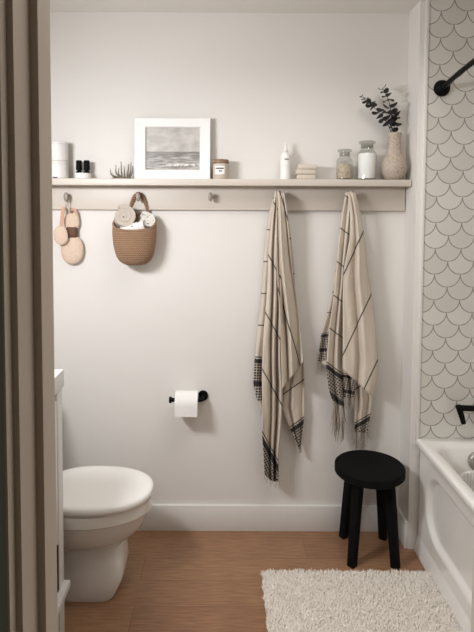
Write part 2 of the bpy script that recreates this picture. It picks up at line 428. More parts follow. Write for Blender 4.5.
# candle
p = on_shelf(220.8, .055); t = thing('candle', 'glass jar candle with wooden lid and white label beside picture', 'candle', p)
r = .0365
bm = bmesh.new(); lathe(bm, [(r-.004, 0), (r, .005), (r, .07), (r-.002, .072), (r-.0025, .008), (.0, .006)]); finish('glass_jar', bm, m_wax, t)
bm = bmesh.new(); lathe(bm, [(r-.004, .066), (r-.004, .074), (r+.0005, .0745), (r+.001, .089), (r-.002, .091)]); finish('lid', bm, m_lid_wood, t)
def curved_label(r, a0, a1, z0, z1, n=10):
    bm = bmesh.new(); rings = []
    for i in range(n+1):
        a_ = a0+(a1-a0)*i/n; c, s = math.cos(a_), math.sin(a_)
        rings.append([Vector((rr*c, rr*s, z)) for rr, z in ((r+.0002, z0), (r+.001, z0), (r+.001, z1), (r+.0002, z1))])
    ring_loft(bm, rings); return bm
D = math.radians
lb = finish('label', curved_label(r, D(-90-42), D(-90+28), .022, .06), m_label, t)
for z, a_, b_ in ((.046, -35, 20), (.034, -14, 8)):
    finish('lettering', curved_label(r+.001, D(-90+a_), D(-90+b_), z, z+.0055), m_ink, lb)
# white bottle
p = on_shelf(285.2, .05); t = thing('lotion_bottle', 'slim white bottle with tapered nozzle on shelf above first towel', 'bottle', p)
r = .0242
bm = bmesh.new(); lathe(bm, [(r-.003, 0), (r, .003), (r, .105), (r-.004, .117), (.0125, .126), (.010, .128)]); finish('body', bm, m_white, t)
bm = bmesh.new(); lathe(bm, [(.0115, .1285), (.0115, .137), (.007, .142), (.0045, .165), (.003, .17)]); finish('nozzle', bm, m_white, t)
finish('lettering', curved_label(r, D(-90-15), D(-90+32), .091, .0955), m_ink, t)
finish('lettering', curved_label(r, D(-90-34), D(-90+30), .062, .0632), m_rail, t)
# soap bars
zz = zt
for i, (x0, x1, h, lab) in enumerate(((297, 315.5, .023, 'beige soap bar at the bottom of the stack'), (296, 315.5, .023, 'beige soap bar in the middle of the stack'), (298, 317, .021, 'beige soap bar on top of the stack, slightly askew'))):
    A = at(x0, 179, YB-.07).x; B = at(x1, 179, YB-.07).x
    bm = bmesh.new(); box(bm, -(B-A)/2, (B-A)/2, -.028, .028, 0, h, .005, 3)
    o = finish('soap_bar', bm, m_soap, loc=((A+B)/2, YB-.055, zz+.0003)); tag(o, lab, 'soap', 'stacked soap bars'); zz += h+.0005
    o.rotation_euler.z = (0, .04, -.07)[i]
# glass jars
def jar(px, r, h, hn, fillh, fm, lab, fl):
    p = on_shelf(px, .052); t = thing('apothecary_jar', lab, 'jar', p, 'glass-stoppered jars')
    rn = r*.68; w = .0022
    out = [(r-.004, 0), (r, .004), (r, h-hn-.012), (r-.003, h-hn-.004), (rn+.002, h-hn+.003), (rn, h-hn+.008), (rn, h-.014), (rn+.003, h-.012)]
    inn = [(rn+.002, h-.0115), (rn-w, h-.013), (rn-w, h-hn+.008), (rn-w+.001, h-hn+.003), (r-w-.003, h-hn-.006), (r-w, h-hn-.014), (r-w, .006), (0, .005)]
    bm = bmesh.new(); lathe(bm, out+inn); finish('glass_body', bm, m_glass, t)
    bm = bmesh.new(); lathe(bm, [(rn-w-.0015, h-.03), (rn-w-.0008, h-.0105), (r*.85, h-.010), (r*.88, h-.004), (r*.8, h), ]); finish('stopper', bm, m_glassT, t)
    ri = r-w-.0008
    bm = bmesh.new(); lathe(bm, [(ri-.002, .0065), (ri, .009), (ri, fillh-.005), (ri-.004, fillh), (0, fillh+.002)]); finish(fl, bm, fm, t)
jar(344.3, .0375, .140, .040, .072, m_stones, 'smaller glass-stoppered jar half full of beige flakes', 'contents')
jar(366.5, .0435, .178, .046, .122, m_powder, 'larger glass-stoppered jar filled with white salt', 'contents')
# vase
pv = on_shelf(393.6, .062)
prof = []
for y, hwx in ((178.6, 7.5), (177.5, 9.5), (174, 11.6), (169, 12.5), (164, 12.2), (159.5, 10.4), (155.5, 8.0), (151, 6.9), (146, 6.4), (140, 6.5), (135.5, 7.0), (133.3, 7.2)):
    prof.append((hwx/S(YB-.062)*1.0, at(393, y, YB-.062).z-zt+.0012))
prof[0] = (prof[0][0], 0)
top = prof[-1][1]
prof += [(prof[-1][0]-.003, top), (prof[-3][0]-.004, prof[-3][1]), (prof[-4][0]-.004, prof[-4][1]), (0, prof[-4][1]-.01)]
bm = bmesh.new(); lathe(bm, prof, n=40)
tag(finish('vase', bm, m_vase, loc=pv, angle=60), 'beige dimpled bottle-shaped vase at right end of shelf', 'vase')
def leaf(bm, c, nrm, up, r):
    nrm = nrm.normalized(); a = (up-nrm*up.dot(nrm)).normalized(); b = nrm.cross(a)
    top_, bot = [], []
    n = 10
    for i in range(n):
        t_ = 2*PI*i/n; rad = r*(1+.12*math.cos(t_))
        q = c + a*rad*math.cos(t_) + b*rad*.85*math.sin(t_) + nrm*(.18*r*math.cos(2*t_))
        top_.append(bm.verts.new(q+nrm*.0005)); bot.append(bm.verts.new(q-nrm*.0005))
    ct = bm.verts.new(c+nrm*.0005-nrm*.1*r); cb_ = bm.verts.new(c-nrm*.0005-nrm*.1*r)
    for i in range(n):
        j = (i+1) % n
        bm.faces.new((ct, top_[i], top_[j])); bm.faces.new((cb_, bot[j], bot[i])); bm.faces.new((top_[i], bot[i], bot[j], top_[j]))
def eucalyptus(path, lab, sizes, seed):
    rnd = random.Random(seed)
    base = Vector((pv.x+.0, pv.y, zt+top-.045))
    pts = [base]+[at(x, y, pv.y+dy) for x, y, dy in path]
    sp = smooth_path(pts, 30)
    t = thing('eucalyptus_stem', lab, 'branch', base, 'eucalyptus stems in the vase')
    bm = bmesh.new(); tube(bm, sp, [.0022-.0012*i/30 for i in range(31)], 6); local(finish('stem', bm, m_stem), t)
    bm = bmesh.new(); N = len(sizes)
    for k, s in enumerate(sizes):
        f = .34+.66*k/(N-1); q = sp[min(30, int(f*30))]; tg = (sp[min(30, int(f*30)+1)]-sp[max(0, int(f*30)-1)]).normalized()
        ang = k*1.57+rnd.uniform(-.4, .4)
        side = tg.orthogonal().normalized(); side.rotate(Matrix.Rotation(ang, 3, tg))
        for sg in (1, -1):
            c = q + side*sg*s*.7 + Vector((0, 0, 0))
            nrm = (tg*.8+side*sg*rnd.uniform(-.5, .5)+Vector((rnd.uniform(-.5,.5), -rnd.uniform(.1,.8), rnd.uniform(-.3,.3))))
            leaf(bm, c, nrm, side*sg, s*1.0)
    local(finish('leaves', bm, m_leaf), t)
eucalyptus([(391,132,0),(387,123,-.005),(379.5,113,-.01),(372,105.5,-.01),(366,100.5,-.012),(361.5,96,-.01)], 'eucalyptus stem leaning left out of the vase', [.016,.019,.020,.019,.018,.016,.014,.012,.009,.006], 3)
eucalyptus([(392,132,-.01),(391.5,122,-.012),(391,112,-.015),(389,102,-.015),(386,94,-.013),(382.5,88,-.01)], 'tallest eucalyptus stem standing upright in the vase', [.018,.020,.022,.020,.019,.016,.014,.013], 5)
eucalyptus([(393,132,.01),(395,124,.01),(395,116,.008),(394,111,.006)], 'short eucalyptus stem on the right side of the vase', [.016,.018,.019,.017,.013], 9)

# ---------------------------------------------------------------- hanging scrubbers
def pad_mesh(px, py, rx, rz, Y, th=.016, power=2.3, tilt=0):
    c = at(px, py, Y); s = S(Y); bm = bmesh.new(); n = 28; rings = []
    for f, dy in ((.02, -1), (.6, -.93), (.86, -.62), (.98, -.2), (1, .1), (.95, .5), (.6, .9), (.02, 1)):
        R = []
        for i in range(n):
            a_ = 2*PI*i/n; ca, sa = math.cos(a_), math.sin(a_)
            x = math.copysign(abs(ca)**(2/power), ca)*rx/s*f; z = math.copysign(abs(sa)**(2/power), sa)*rz/s*f
            x, z = x*math.cos(tilt)-z*math.sin(tilt), x*math.sin(tilt)+z*math.cos(tilt)
            w = noise.noise(Vector((x*90, dy*3, z*90)))*.0012
            R.append(Vector((c.x+x*(1+w*8), Y+dy*th/2+w, c.z+z)))
        rings.append(R)
    ring_loft(bm, rings); return bm
Ypg = YRF-.030
p0 = pegs[0]
t = thing('body_scrubber', 'larger tan scrubber with brown middle band hanging from peg', 'bath scrubber', (p0.x, Ypg, p0.z), 'scrubbers on the first peg')
YS = YB-.022
local(finish('upper_pad', pad_mesh(71.8, 222, 7.8, 9, YS, .022), m_pad), t)
local(finish('lower_pad', pad_mesh(72.3, 250, 11.3, 14.5, YS, .026), m_pad), t)
local(finish('band', pad_mesh(72, 232, 5.8, 6.4, YS-.001, .026, 5), m_leather), t)
bm = bmesh.new()
e1 = at(70, 216, YS); e2 = at(76, 216, YS); pk = Vector((p0.x, YRF-.022, p0.z+.0095))
tube(bm, smooth_path([e1, at(69.3, 208, YB-.035), at(68.8, 200, YRF-.020), Vector((p0.x+.007, YRF-.020, p0.z+.006)), pk+Vector((.002,0,0)), at(65.2,200,YRF-.022)+Vector((-.0,0,0)), at(68, 208, YB-.04), e1], 40), .0016, 6)
local(finish('hanging_cord', bm, m_ringm), t)
bm = bmesh.new(); tube(bm, smooth_path([at(69, 220, YS), at(69.5,212,YS), at(71, 209.5, YS), at(74.5, 210, YS), at(77, 214, YS), at(77.5, 220, YS)], 16), .006, 8, .4, (0,1,0)); local(finish('strap', bm, m_strap), t)
t = thing('body_scrubber', 'smaller tan scrubber with rounded pad and long strap hanging from peg', 'bath scrubber', (p0.x, Ypg, p0.z), 'scrubbers on the first peg')
YS2 = YB-.052
local(finish('pad', pad_mesh(60.6, 235.5, 7.3, 9.5, YS2, .016, tilt=.15), m_pad), t)
bm = bmesh.new(); tube(bm, [at(60.8, 231, YS2), at(61.8, 221, YS2), at(63.2, 210, YRF-.028), at(63.8, 207, YRF-.026)], .0088, 8, .3, (0,1,0)); local(finish('strap', bm, m_strap), t)
bm = bmesh.new()
tube(bm, smooth_path([at(63.6, 208.5, YRF-.026), at(64.0, 203, YRF-.022), Vector((p0.x-.006, YRF-.016, p0.z+.006)), Vector((p0.x, YRF-.014, p0.z+.0108)), Vector((p0.x+.006, YRF-.016, p0.z+.005)), at(65.6, 203, YRF-.022), at(64.4, 208.5, YRF-.026)], 30), .0014, 6)
local(finish('hanging_cord', bm, m_ringm), t)

# ---------------------------------------------------------------- basket
pb = pegs[1]
bk = thing('hanging_basket', 'brown woven jute basket hanging from peg, full of washcloths', 'basket', (pb.x, YRF-.03, pb.z))
bz = lambda y: at(134, y, YB-.08).z
bx = at(134.3, 225, YB-.08).x
def basket_ring(z, hw, dep, front_drop=0, inset=0, n=40):
    R = []
    for i in range(n):
        a_ = 2*PI*i/n; ca, sa = math.cos(a_), math.sin(a_)
        x = math.copysign(abs(ca)**(.8), ca)*(hw-inset)
        y = math.copysign(abs(sa)**(.85), sa)
        yy = -(y*.5+.5 if False else 0)
        Yy = YB-.004-dep/2 - y*(dep/2-inset)
        drop = front_drop*max(0, min(1, (YB-.004-Yy)/dep))
        R.append(Vector((bx+x, Yy, z-drop)))
    return R
bm = bmesh.new(); sc = S(YB-.08)
rows = [(265, 7), (264, 11.5), (261, 15.5), (256, 18.2), (249, 20.0), (240, 21.3), (230, 22), (222, 22), (214, 21.6)]
rings = []
for y, hw_ in rows:
    f = 1
    k = (265-y)/50.5
    rings.append(basket_ring(bz(y), hw_/sc, .135*(.55+.45*min(1, hw_/21.)), .078*k**1.6 if k > 0 else 0))
inn = [basket_ring(bz(y), hw_/sc, .135*(.55+.45*min(1, hw_/21.)), .078*((264.5-y)/50.5)**1.6, .007) for y, hw_ in reversed(rows[4:])]
ring_loft(bm, rings+inn)
local(finish('basket_body', bm, m_rope, angle=60), bk)
bm = bmesh.new()
rr = basket_ring(bz(214), 21.6/sc, .135, .078, .0035)
tube(bm, rr+[rr[0]], .0055, 8); local(finish('rim', bm, m_rope), bk)
bm = bmesh.new()
tube(bm, smooth_path([at(129.5, 216, YB-.012), at(131, 206, YB-.022), at(134.5, 196.5, YRF-.014), Vector((pb.x, YRF-.013, pb.z+.014)), at(142.5, 197, YRF-.014), at(146.5, 206, YB-.022), at(149, 216, YB-.012)], 30), .0085, 8, .4, (0,1,0))
local(finish('handle', bm, m_rope), bk)
# rolled cloths
def rolled(c, axis, L, r, m, lab, turns=3.2, seed=0):
    axis = axis.normalized(); a = axis.orthogonal().normalized(); b = axis.cross(a); bm = bmesh.new(); N = 70
    outer, inner_ = [], []
    for i in range(N+1):
        t_ = i/N; rad = r*(.12+.88*t_); th = t_*turns*2*PI+seed
        outer.append((rad, th)); 
    th_ = r/turns*.84
    rings = []
    for (rad, th) in outer:
        d = a*math.cos(th)+b*math.sin(th)
        e = .003*math.sin(th*1.7+seed)
        rings.append([c+d*rad-axis*(L/2+e), c+d*rad+axis*(L/2), c+d*max(rad-th_, .0005)+axis*(L/2-.001), c+d*max(rad-th_, .0005)-axis*(L/2+e-.001)])
    ring_loft(bm, rings); o = finish('rolled_washcloth', bm, m); tag(o, lab, 'washcloth', 'rolled washcloths in the basket')
    md = o.modifiers.new('bev', 'BEVEL'); md.width = .0015; md.segments = 2; md.limit_method = 'ANGLE'
    return o
rolled(at(123.5, 219, YB-.068), Vector((.25, -1, .35)), .085, .058, m_clothA, 'greige rolled washcloth showing its spiral end, left in basket', 2.6, .6)
rolled(at(145, 223.5, YB-.06), Vector((.5, -.9, .55)), .075, .043, m_clothB, 'pale dotted rolled washcloth on the right in basket', 2.4, 2)
rolled(at(133.5, 228, YB-.098), Vector((1, -.15, .25)), .11, .027, m_clothB, 'pale dotted washcloth roll lying across the basket front', 2.4, 1)

# ---------------------------------------------------------------- towels
def lerp_poly(P, t):
    L = [0]
    for a_, b_ in zip(P, P[1:]): L.append(L[-1]+math.hypot(b_[0]-a_[0], b_[1]-a_[1]))
    d = t*L[-1]
    for i in range(len(P)-1):
        if d <= L[i+1] or i == len(P)-2:
            k = (d-L[i])/max(1e-6, L[i+1]-L[i]); return (P[i][0]+(P[i+1][0]-P[i][0])*k, P[i][1]+(P[i+1][1]-P[i][1])*k)
def sheet(bm, uvl, L, R, Y0, vdef, amp=.012, folds=2.5, ph=0, nr=90, nc=40, sag=0, skew=1.5, ytop=None):
    (p0, nv, V0, k) = vdef; grid = []
    nl = math.hypot(*nv); nv = (nv[0]/nl, nv[1]/nl); hem = []
    for i in range(nr+1):
        t = i/nr; a_ = lerp_poly(L, t); b_ = lerp_poly(R, t); row = []
        for j in range(nc+1):
            s = j/nc
            px = a_[0]+(b_[0]-a_[0])*s; py = a_[1]+(b_[1]-a_[1])*s + sag*4*s*(1-s)*max(0, t-.6)/.4
            sw = s + .22*noise.noise(Vector((s*2.2, t*1.3, ph*20)))
            fold = 2.1*abs(math.sin(PI*(folds*1.25*sw+ph)+skew*.5*t))-1.2 + .16*math.sin(2*PI*(folds*2.3*sw+ph*3)-t*2)
            env = min(1, .35+t*1.2)
            dY = -2.0*amp*env*fold - .008*(math.sin(PI*s)**.5) + .012*noise.noise(Vector((px*.09, py*.014, Y0*60)))
            dY += .003*noise.noise(Vector((px*.25, py*.05, 3)))
            Y = Y0+dY
            w = min(1, t/.035); w = w*w*(3-2*w)
            Yt = (ytop if ytop else YRF-.052)
            Y = Yt*(1-w)+Y*w
            Y = min(Y, YB-.006 if py > 212 else YRF-.004)
            px += .8*math.sin(py*.045+ph*9)*min(1, t*3)
            q = at(px, py, Y); v = bm.verts.new(q)
            V = V0+((px-p0[0])*nv[0]+(py-p0[1])*nv[1])*k
            Ux = (-(px-p0[0])*nv[1]+(py-p0[1])*nv[0])*.0047
            row.append((v, (Ux, V)))
            if i == nr: hem.append((q, (px, py)))
        grid.append(row)
    for i in range(nr):
        for j in range(nc):
            qs = (grid[i][j], grid[i][j+1], grid[i+1][j+1], grid[i+1][j])
            f = bm.faces.new([q[0] for q in qs])
            for lp, q in zip(f.loops, qs): lp[uvl].uv = q[1]
    return hem
def tassels(bm, hem, every, ln, rad=.0011, spread=.004, s0=0, s1=1, rnd=random.Random(4)):
    n = len(hem); k0, k1 = int(s0*(n-1)), int(s1*(n-1))
    cnt = max(2, int((k1-k0)/every))
    for i in range(cnt):
        q = hem[k0+int((k1-k0)*i/(cnt-1))][0]
        l = ln*rnd.uniform(.65, 1.1); dx = rnd.uniform(-spread, spread); dy = rnd.uniform(-spread, spread)
        p = [q+Vector((0, 0, .004)), q+Vector((dx*.6+rnd.uniform(-.002,.002), dy*.5, -l*.35)), q+Vector((dx, dy, -l*.7)), q+Vector((dx*1.6+rnd.uniform(-.003,.003), dy, -l))]
        for v in p: v.y = min(v.y, YB-.003)
        tube(bm, smooth_path(p, 6), [rad, rad, rad*1.3, rad, rad, rad*1.2, rad*.7], 5)
def towel(lab, sheets, peg):
    t = thing('hanging_towel', lab, 'towel', (peg.x, YRF-.03, peg.z), 'striped towels on the pegs')
    bm = bmesh.new(); uvl = bm.loops.layers.uv.new('UVMap')
    for s in sheets:
        kw = dict(s[4]); tz = kw.pop('tz', None)
        hem = sheet(bm, uvl, s[0], s[1], s[2], s[3], **kw)
        if tz:
            fb = bmesh.new()
            for z in tz: tassels(fb, hem, **z)
            local(finish('fringe', fb, m_fringe), t)
    me = bpy.data.meshes.new('cloth'); bm.to_mesh(me); bm.free()
    o = bpy.data.objects.new('cloth', me); C.objects.link(o); me.materials.append(m_towel)
    for p in me.polygons: p.use_smooth = True
    md = o.modifiers.new('thick', 'SOLIDIFY'); md.thickness = .0018; md.offset = 0
    local(o, t)
T1 = [
 # back left layer
 ([(274.5,191.5),(269,215),(264.5,250),(260,298),(257.5,330),(256,350),(254,384),(257,400),(261,412)], [(279,190.5),(277,250),(276,300),(276,340),(274,372),(271,390),(268,414)], 2.538,
  ((257,357),(.05,-1),.22,.0047), dict(amp=.006, folds=1.2, ph=.1, tz=[dict(every=5, ln=.03)])),
 # back right layer
 ([(279,190.5),(281,250),(283,320),(284,370),(282,409),(290,428),(300,449)], [(283.5,192),(288,215),(293,260),(299,320),(303,362),(303.5,395),(304.5,418),(301.5,448)], 2.522,
  ((297,422),(-.58,-.81),.22,.0049), dict(amp=.007, folds=1.3, ph=.4, tz=[dict(every=2.5, ln=.022)])),
 # long left middle layer
 ([(275,191),(272,215),(268.5,250),(266,290),(264,330),(263,364),(262,400),(261.5,435),(265,474)], [(280,190),(281,240),(282,300),(283,345),(283.5,385),(281,419),(278,455),(279,481)], 2.49,
  ((263,433),(.88,-.48),.22,.0050), dict(amp=.017, folds=1.7, ph=.12, sag=3, tz=[dict(every=4, ln=.035)])),
 # front right flap
 ([(276,190.5),(276.5,230),(278,280),(279.5,330),(281,360),(283,389)], [(284,192),(287,215),(292,260),(297.5,310),(300.5,340),(303,362)], 2.462,
  ((290,330),(.96,-.28),.37,.0052), dict(amp=.018, folds=1.5, ph=.62, skew=-.8)),
]
towel('cream striped towel on middle peg, hanging clear above bare floor', T1, pegs[3])
T2 = [
 ([(346,192),(341,225),(336,262),(331,295),(326,318),(322,335),(318.5,362)], [(350,190.5),(348,240),(344,300),(338,340),(328,367)], 2.54,
  ((325,333),(-.1,-1),.22,.0075), dict(amp=.005, folds=1.1, ph=.2, tz=[dict(every=3, ln=.03)])),
 ([(351,190),(351,260),(350,330),(350,380),(354,400),(354.5,432)], [(355,191),(362,250),(369,330),(373,380),(371,405),(367.5,433)], 2.522,
  ((364,422),(-.5,-.85),.2,.0052), dict(amp=.006, folds=1.6, ph=.3, tz=[dict(every=2, ln=.075, rad=.0016)])),
 ([(350,190.5),(346,250),(342,320),(341,372),(342,397)], [(354,191),(355,250),(356,320),(356,372),(354.5,398)], 2.508,
  ((348,374),(.2,-1),.22,.0072), dict(amp=.006, folds=1.3, ph=.8, tz=[dict(every=2, ln=.06, rad=.0015)])),
 ([(345.5,192),(342,215),(338.5,240),(334,285),(330.5,320),(328.5,345),(327,368),(329,390),(332.5,402)], [(352,190),(349,240),(345,270),(343.5,300),(343,340),(343,372),(343.5,408)], 2.488,
  ((328,363),(.6,-.8),.22,.0052), dict(amp=.009, folds=1.3, ph=.15, tz=[dict(every=1.2, ln=.16, rad=.0019, spread=.008), dict(every=1.5, ln=.10, rad=.0018, spread=.01)])),
 ([(347.5,190.5),(350,215),(349.5,240),(344.5,270),(343,300),(342,335),(342,369)], [(355,191.5),(360.5,215),(366,245),(370.5,280),(374.5,320),(376.5,350),(378,374),(374,398)], 2.462,
  ((371,374),(-.91,-.42),.37,.0045), dict(amp=.012, folds=1.15, ph=.55, skew=-1.2)),
]
towel('cream striped towel on last peg, hanging just above the black stool', T2, pegs[4])

# ---------------------------------------------------------------- toilet roll holder
YR = YB-.062
h = thing('toilet_roll_holder', 'black metal toilet roll holder with round wall plate', 'toilet roll holder', tuple(at(203.5, 397, YB)))
pc = at(203, 395.5, YB-.004)
def disc_y(bm, c, r, y0, y1, n=28, bev=.002):
    rings = []
    for rr_, y in ((r*.02, y0), (r-bev, y0), (r, y0+bev*math.copysign(1, y1-y0)), (r, y1)):
        rings.append([Vector((c.x+rr_*math.cos(2*PI*i/n), y, c.z+rr_*math.sin(2*PI*i/n))) for i in range(n)])
    ring_loft(bm, rings)
bm = bmesh.new(); disc_y(bm, pc, .0245, YB-.012, YB-.0003); local(finish('wall_plate', bm, m_black), h)
bl = at(174, 400, YR); br_ = at(203, 400, YR)
bm = bmesh.new()
tube(bm, smooth_path([Vector((pc.x, YB-.01, pc.z)), Vector((pc.x, YR+.02, pc.z)), Vector((pc.x-.002, YR+.006, (pc.z+br_.z)/2)), Vector((pc.x-.012, YR, br_.z)), Vector((pc.x-.03, YR, br_.z))], 20), .0095, 12)
tube(bm, [Vector((pc.x-.028, YR, br_.z)), Vector((bl.x-.004, YR, br_.z))], .0085, 14); local(finish('bar', bm, m_black), h)
bm = bmesh.new(); rings = []
for x, r_ in ((0, .009), (-.003, .010), (-.010, .010), (-.012, .015), (-.021, .015), (-.023, .012)):
    rings.append([Vector((bl.x+x, YR+r_*math.cos(2*PI*i/20), br_.z+r_*math.sin(2*PI*i/20))) for i in range(20)])
ring_loft(bm, rings); local(finish('end_knob', bm, m_black), h)
rz = at(187, 402.5, YR).z; x0, x1 = at(175.6, 402, YR).x, at(198, 402, YR).x
bm = bmesh.new(); rings = []
Ro = .0545
RC = br_.z-(.020-.0085)
for x, r_ in ((x0, .020), (x0, Ro-.002), (x0+.002, Ro), (x1-.002, Ro), (x1, Ro-.002), (x1, .020)):
    rings.append([Vector((x, YR-.0+r_*math.cos(2*PI*i/48), RC+r_*math.sin(2*PI*i/48))) for i in range(48)])
vs = ring_loft(bm, rings, False, False)
for i in range(48): bm.faces.new((vs[0][i], vs[0][(i+1) % 48], vs[-1][(i+1) % 48], vs[-1][i]))
# hanging sheet tail
tg = Vector((0, YR-Ro, RC)); N = 8; ra = []
for i in range(N+1):
    z = RC-.012*i/N*1.0
    ra.append([Vector((x0+.001, YR-Ro-.0006, RC-.010*i)), Vector((x1-.001, YR-Ro-.0006, RC-.010*i)), Vector((x1-.001, YR-Ro+.0006, RC-.010*i)), Vector((x0+.001, YR-Ro+.0006, RC-.010*i))] if i < 6 else None)
ra = [r for r in ra if r]; ring_loft(bm, ra)
tag(finish('toilet_roll', bm, m_paper), 'white toilet paper roll hanging on the black holder', 'toilet paper')

# ---------------------------------------------------------------- toilet
TY = 2.165; TX = XL
to = thing('toilet', 'white ceramic toilet with closed lid against left wall', 'toilet', (-.6, TY, 0))
def sring(x0, x1, b, z, n=48, p=2.3, egg=.0):
    xc, a_ = (x0+x1)/2, (x1-x0)/2; R = []
    for i in range(n):
        t_ = 2*PI*i/n; c, s = math.cos(t_), math.sin(t_)
        x = xc+a_*math.copysign(abs(c)**(2/p), c); y = b*math.copysign(abs(s)**(2/p), s)*(1-egg*c)
        R.append(Vector((x, TY+y, z)))
    return R
FX = at(153.2, 490, TY).x
print('FX', FX)
bm = bmesh.new()
secs = [(-.80, FX-.150, .104, 0, 6), (-.80, FX-.142, .107, .008, 6), (-.80, FX-.114, .106, .07, 6), (-.80, FX-.112, .102, .10, 6), (-.80, FX-.115, .092, .15, 5),
        (-.80, FX-.128, .084, .187, 3.6), (-.80, FX-.112, .095, .200, 2.6), (-.795, FX-.080, .128, .220, 2.2), (-.79, FX-.046, .150, .250, 2.1), (-.785, FX-.026, .162, .285, 2.1), (-.78, FX-.018, .166, .312, 2.1),
        (-.78, FX-.016, .168, .318, 2.1), (-.78, FX-.005, .178, .324, 2.1), (-.78, FX-.003, .180, .358, 2.1), (-.78, FX-.005, .178, .366, 2.1)]
ring_loft(bm, [sring(a_, b_, w, z, p=p_, egg=(.09 if z > .21 else -.06)) for a_, b_, w, z, p_ in secs])
local(finish('bowl', bm, m_ceramic, angle=50), to)
bm = bmesh.new(); ring_loft(bm, [sring(-.752, FX-.010, .170, .3665, egg=.07), sring(-.755, FX-.008, .172, .369, egg=.07), sring(-.755, FX-.008, .172, .3745, egg=.07), sring(-.752, FX-.010, .170, .3755, egg=.07)])
local(finish('seat', bm, m_ceramic), to)
bm = bmesh.new(); ring_loft(bm, [sring(-.752, FX-.004, .178, .3760, egg=.07), sring(-.756, FX, .183, .3795, egg=.07), sring(-.756, FX, .182, .396, egg=.07), sring(-.752, FX-.005, .177, .402, egg=.07), sring(-.74, FX-.02, .163, .4055, egg=.07), sring(-.70, FX-.07, .12, .407, egg=.07), sring(-.6, FX-.2, .03, .4075)])
local(finish('lid', bm, m_seat, angle=60), to)
bm = bmesh.new(); box(bm, -.79, -.757, TY-.09, TY+.09, .369, .398, .006, 3); local(finish('hinge', bm, m_ceramic), to)
bm = bmesh.new(); box(bm, XL+.01, -.80, TY-.20, TY+.20, .36, .72, .02, 4); local(finish('tank', bm, m_ceramic), to)
bm = bmesh.new(); box(bm, XL+.006, -.79, TY-.21, TY+.21, .721, .755, .008, 3); local(finish('tank_lid', bm, m_ceramic), to)
bm = bmesh.new(); box(bm, XL+.02, -.79, TY-.10, TY+.10, 0, .36, .02, 3); local(finish('base', bm, m_ceramic), to)
bm = bmesh.new(); tube(bm, [Vector((-.90, TY, .755)), Vector((-.90, TY, .762))], .018, 16); local(finish('flush_button', bm, m_chrome), to)
to.scale = (1, 1, 1.045)

# ---------------------------------------------------------------- vanity
VY1 = 1.90; VY0 = YF+.006
vx = at(62.9, 470, VY1).x; vxt = at(63.6, 374, VY1).x
vz = at(63, 369.5, VY1).z
print('vanity', vx, vxt, vz)
va = thing('vanity_cabinet', 'white bathroom vanity with open bottom shelf behind door frame', 'cabinet', (-.8, (VY0+VY1)/2, 0))
zti = vz-.062
bm = bmesh.new(); box(bm, XL+.001, vxt, VY0, VY1+.006, zti, vz, .003); local(finish('countertop', bm, m_trim), va)
zo = at(59, 545, VY1-.05).z; zs = at(69.5, 580.5, VY1).z
print('zo zs', zo, zs)
xs = at(70, 583, VY1).x
bm = bmesh.new()
box(bm, XL+.001, vx-.012, VY0, VY1-.002, zo, zti, .001)
local(finish('body', bm, m_trim), va)
def leg(y0, y1, x0_, x1_):
    bm = bmesh.new(); box(bm, x0_, x1_, y0, y1, 0, zti, .0015); local(finish('leg', bm, m_trim), va)
yl = Yfor(58.5, vx)  # inner edge of the far stile
ylg = ray(59.6, 565); ylg = vx/ylg.x*ylg.y
print('leg', ylg, zo, zs)
leg(ylg, VY1, vx-.05, vx); leg(VY0, VY0+.055, vx-.05, vx); leg(VY1-.055, VY1, XL+.001, XL+.05); leg(VY0, VY0+.055, XL+.001, XL+.05)
bm = bmesh.new(); box(bm, XL+.051, xs, VY0+.0, VY1+.004, zs-.026, zs, .001); local(finish('shelf', bm, m_trim), va)
bm = bmesh.new(); box(bm, vx-.03, vx-.004, VY0+.056, VY1-.056, 0.0, zs-.027, .001); local(finish('kick_board', bm, m_trim), va)
bm = bmesh.new(); box(bm, XL+.066, vx-.003, ylg-.012, ylg-.0005, zs, zo+.001); local(finish('niche_shade_panel', bm, M_shade), va)  # dark sheet added so the niche opening reads as shaded
bm = bmesh.new(); box(bm, XL+.055, XL+.065, VY0+.056, VY1-.056, zs, zo); local(finish('back_panel', bm, M_shade), va)  # niche shade painted into this panel's colour
for k, (y0, y1) in enumerate(((VY0+.06, (VY0+VY1)/2-.002), ((VY0+VY1)/2+.002, VY1-.058))):
    bm = bmesh.new(); box(bm, vx-.012, vx-.001, y0, y1, zo+.012, zti-.03, .002)
    dr = local(finish('door', bm, m_trim), va)
    bm = bmesh.new(); yk = y1-.04 if k == 0 else y0+.04
    tube(bm, [Vector((vx-.001, yk, .6)), Vector((vx+.008, yk, .6)), Vector((vx+.012, yk, .6)), Vector((vx+.016, yk, .6))], [.004, .004, .009, .008], 12); local(finish('knob', bm, m_black), dr)

# ---------------------------------------------------------------- stool
sc_ = at(370.3, 468, 2.31); SZ = .42
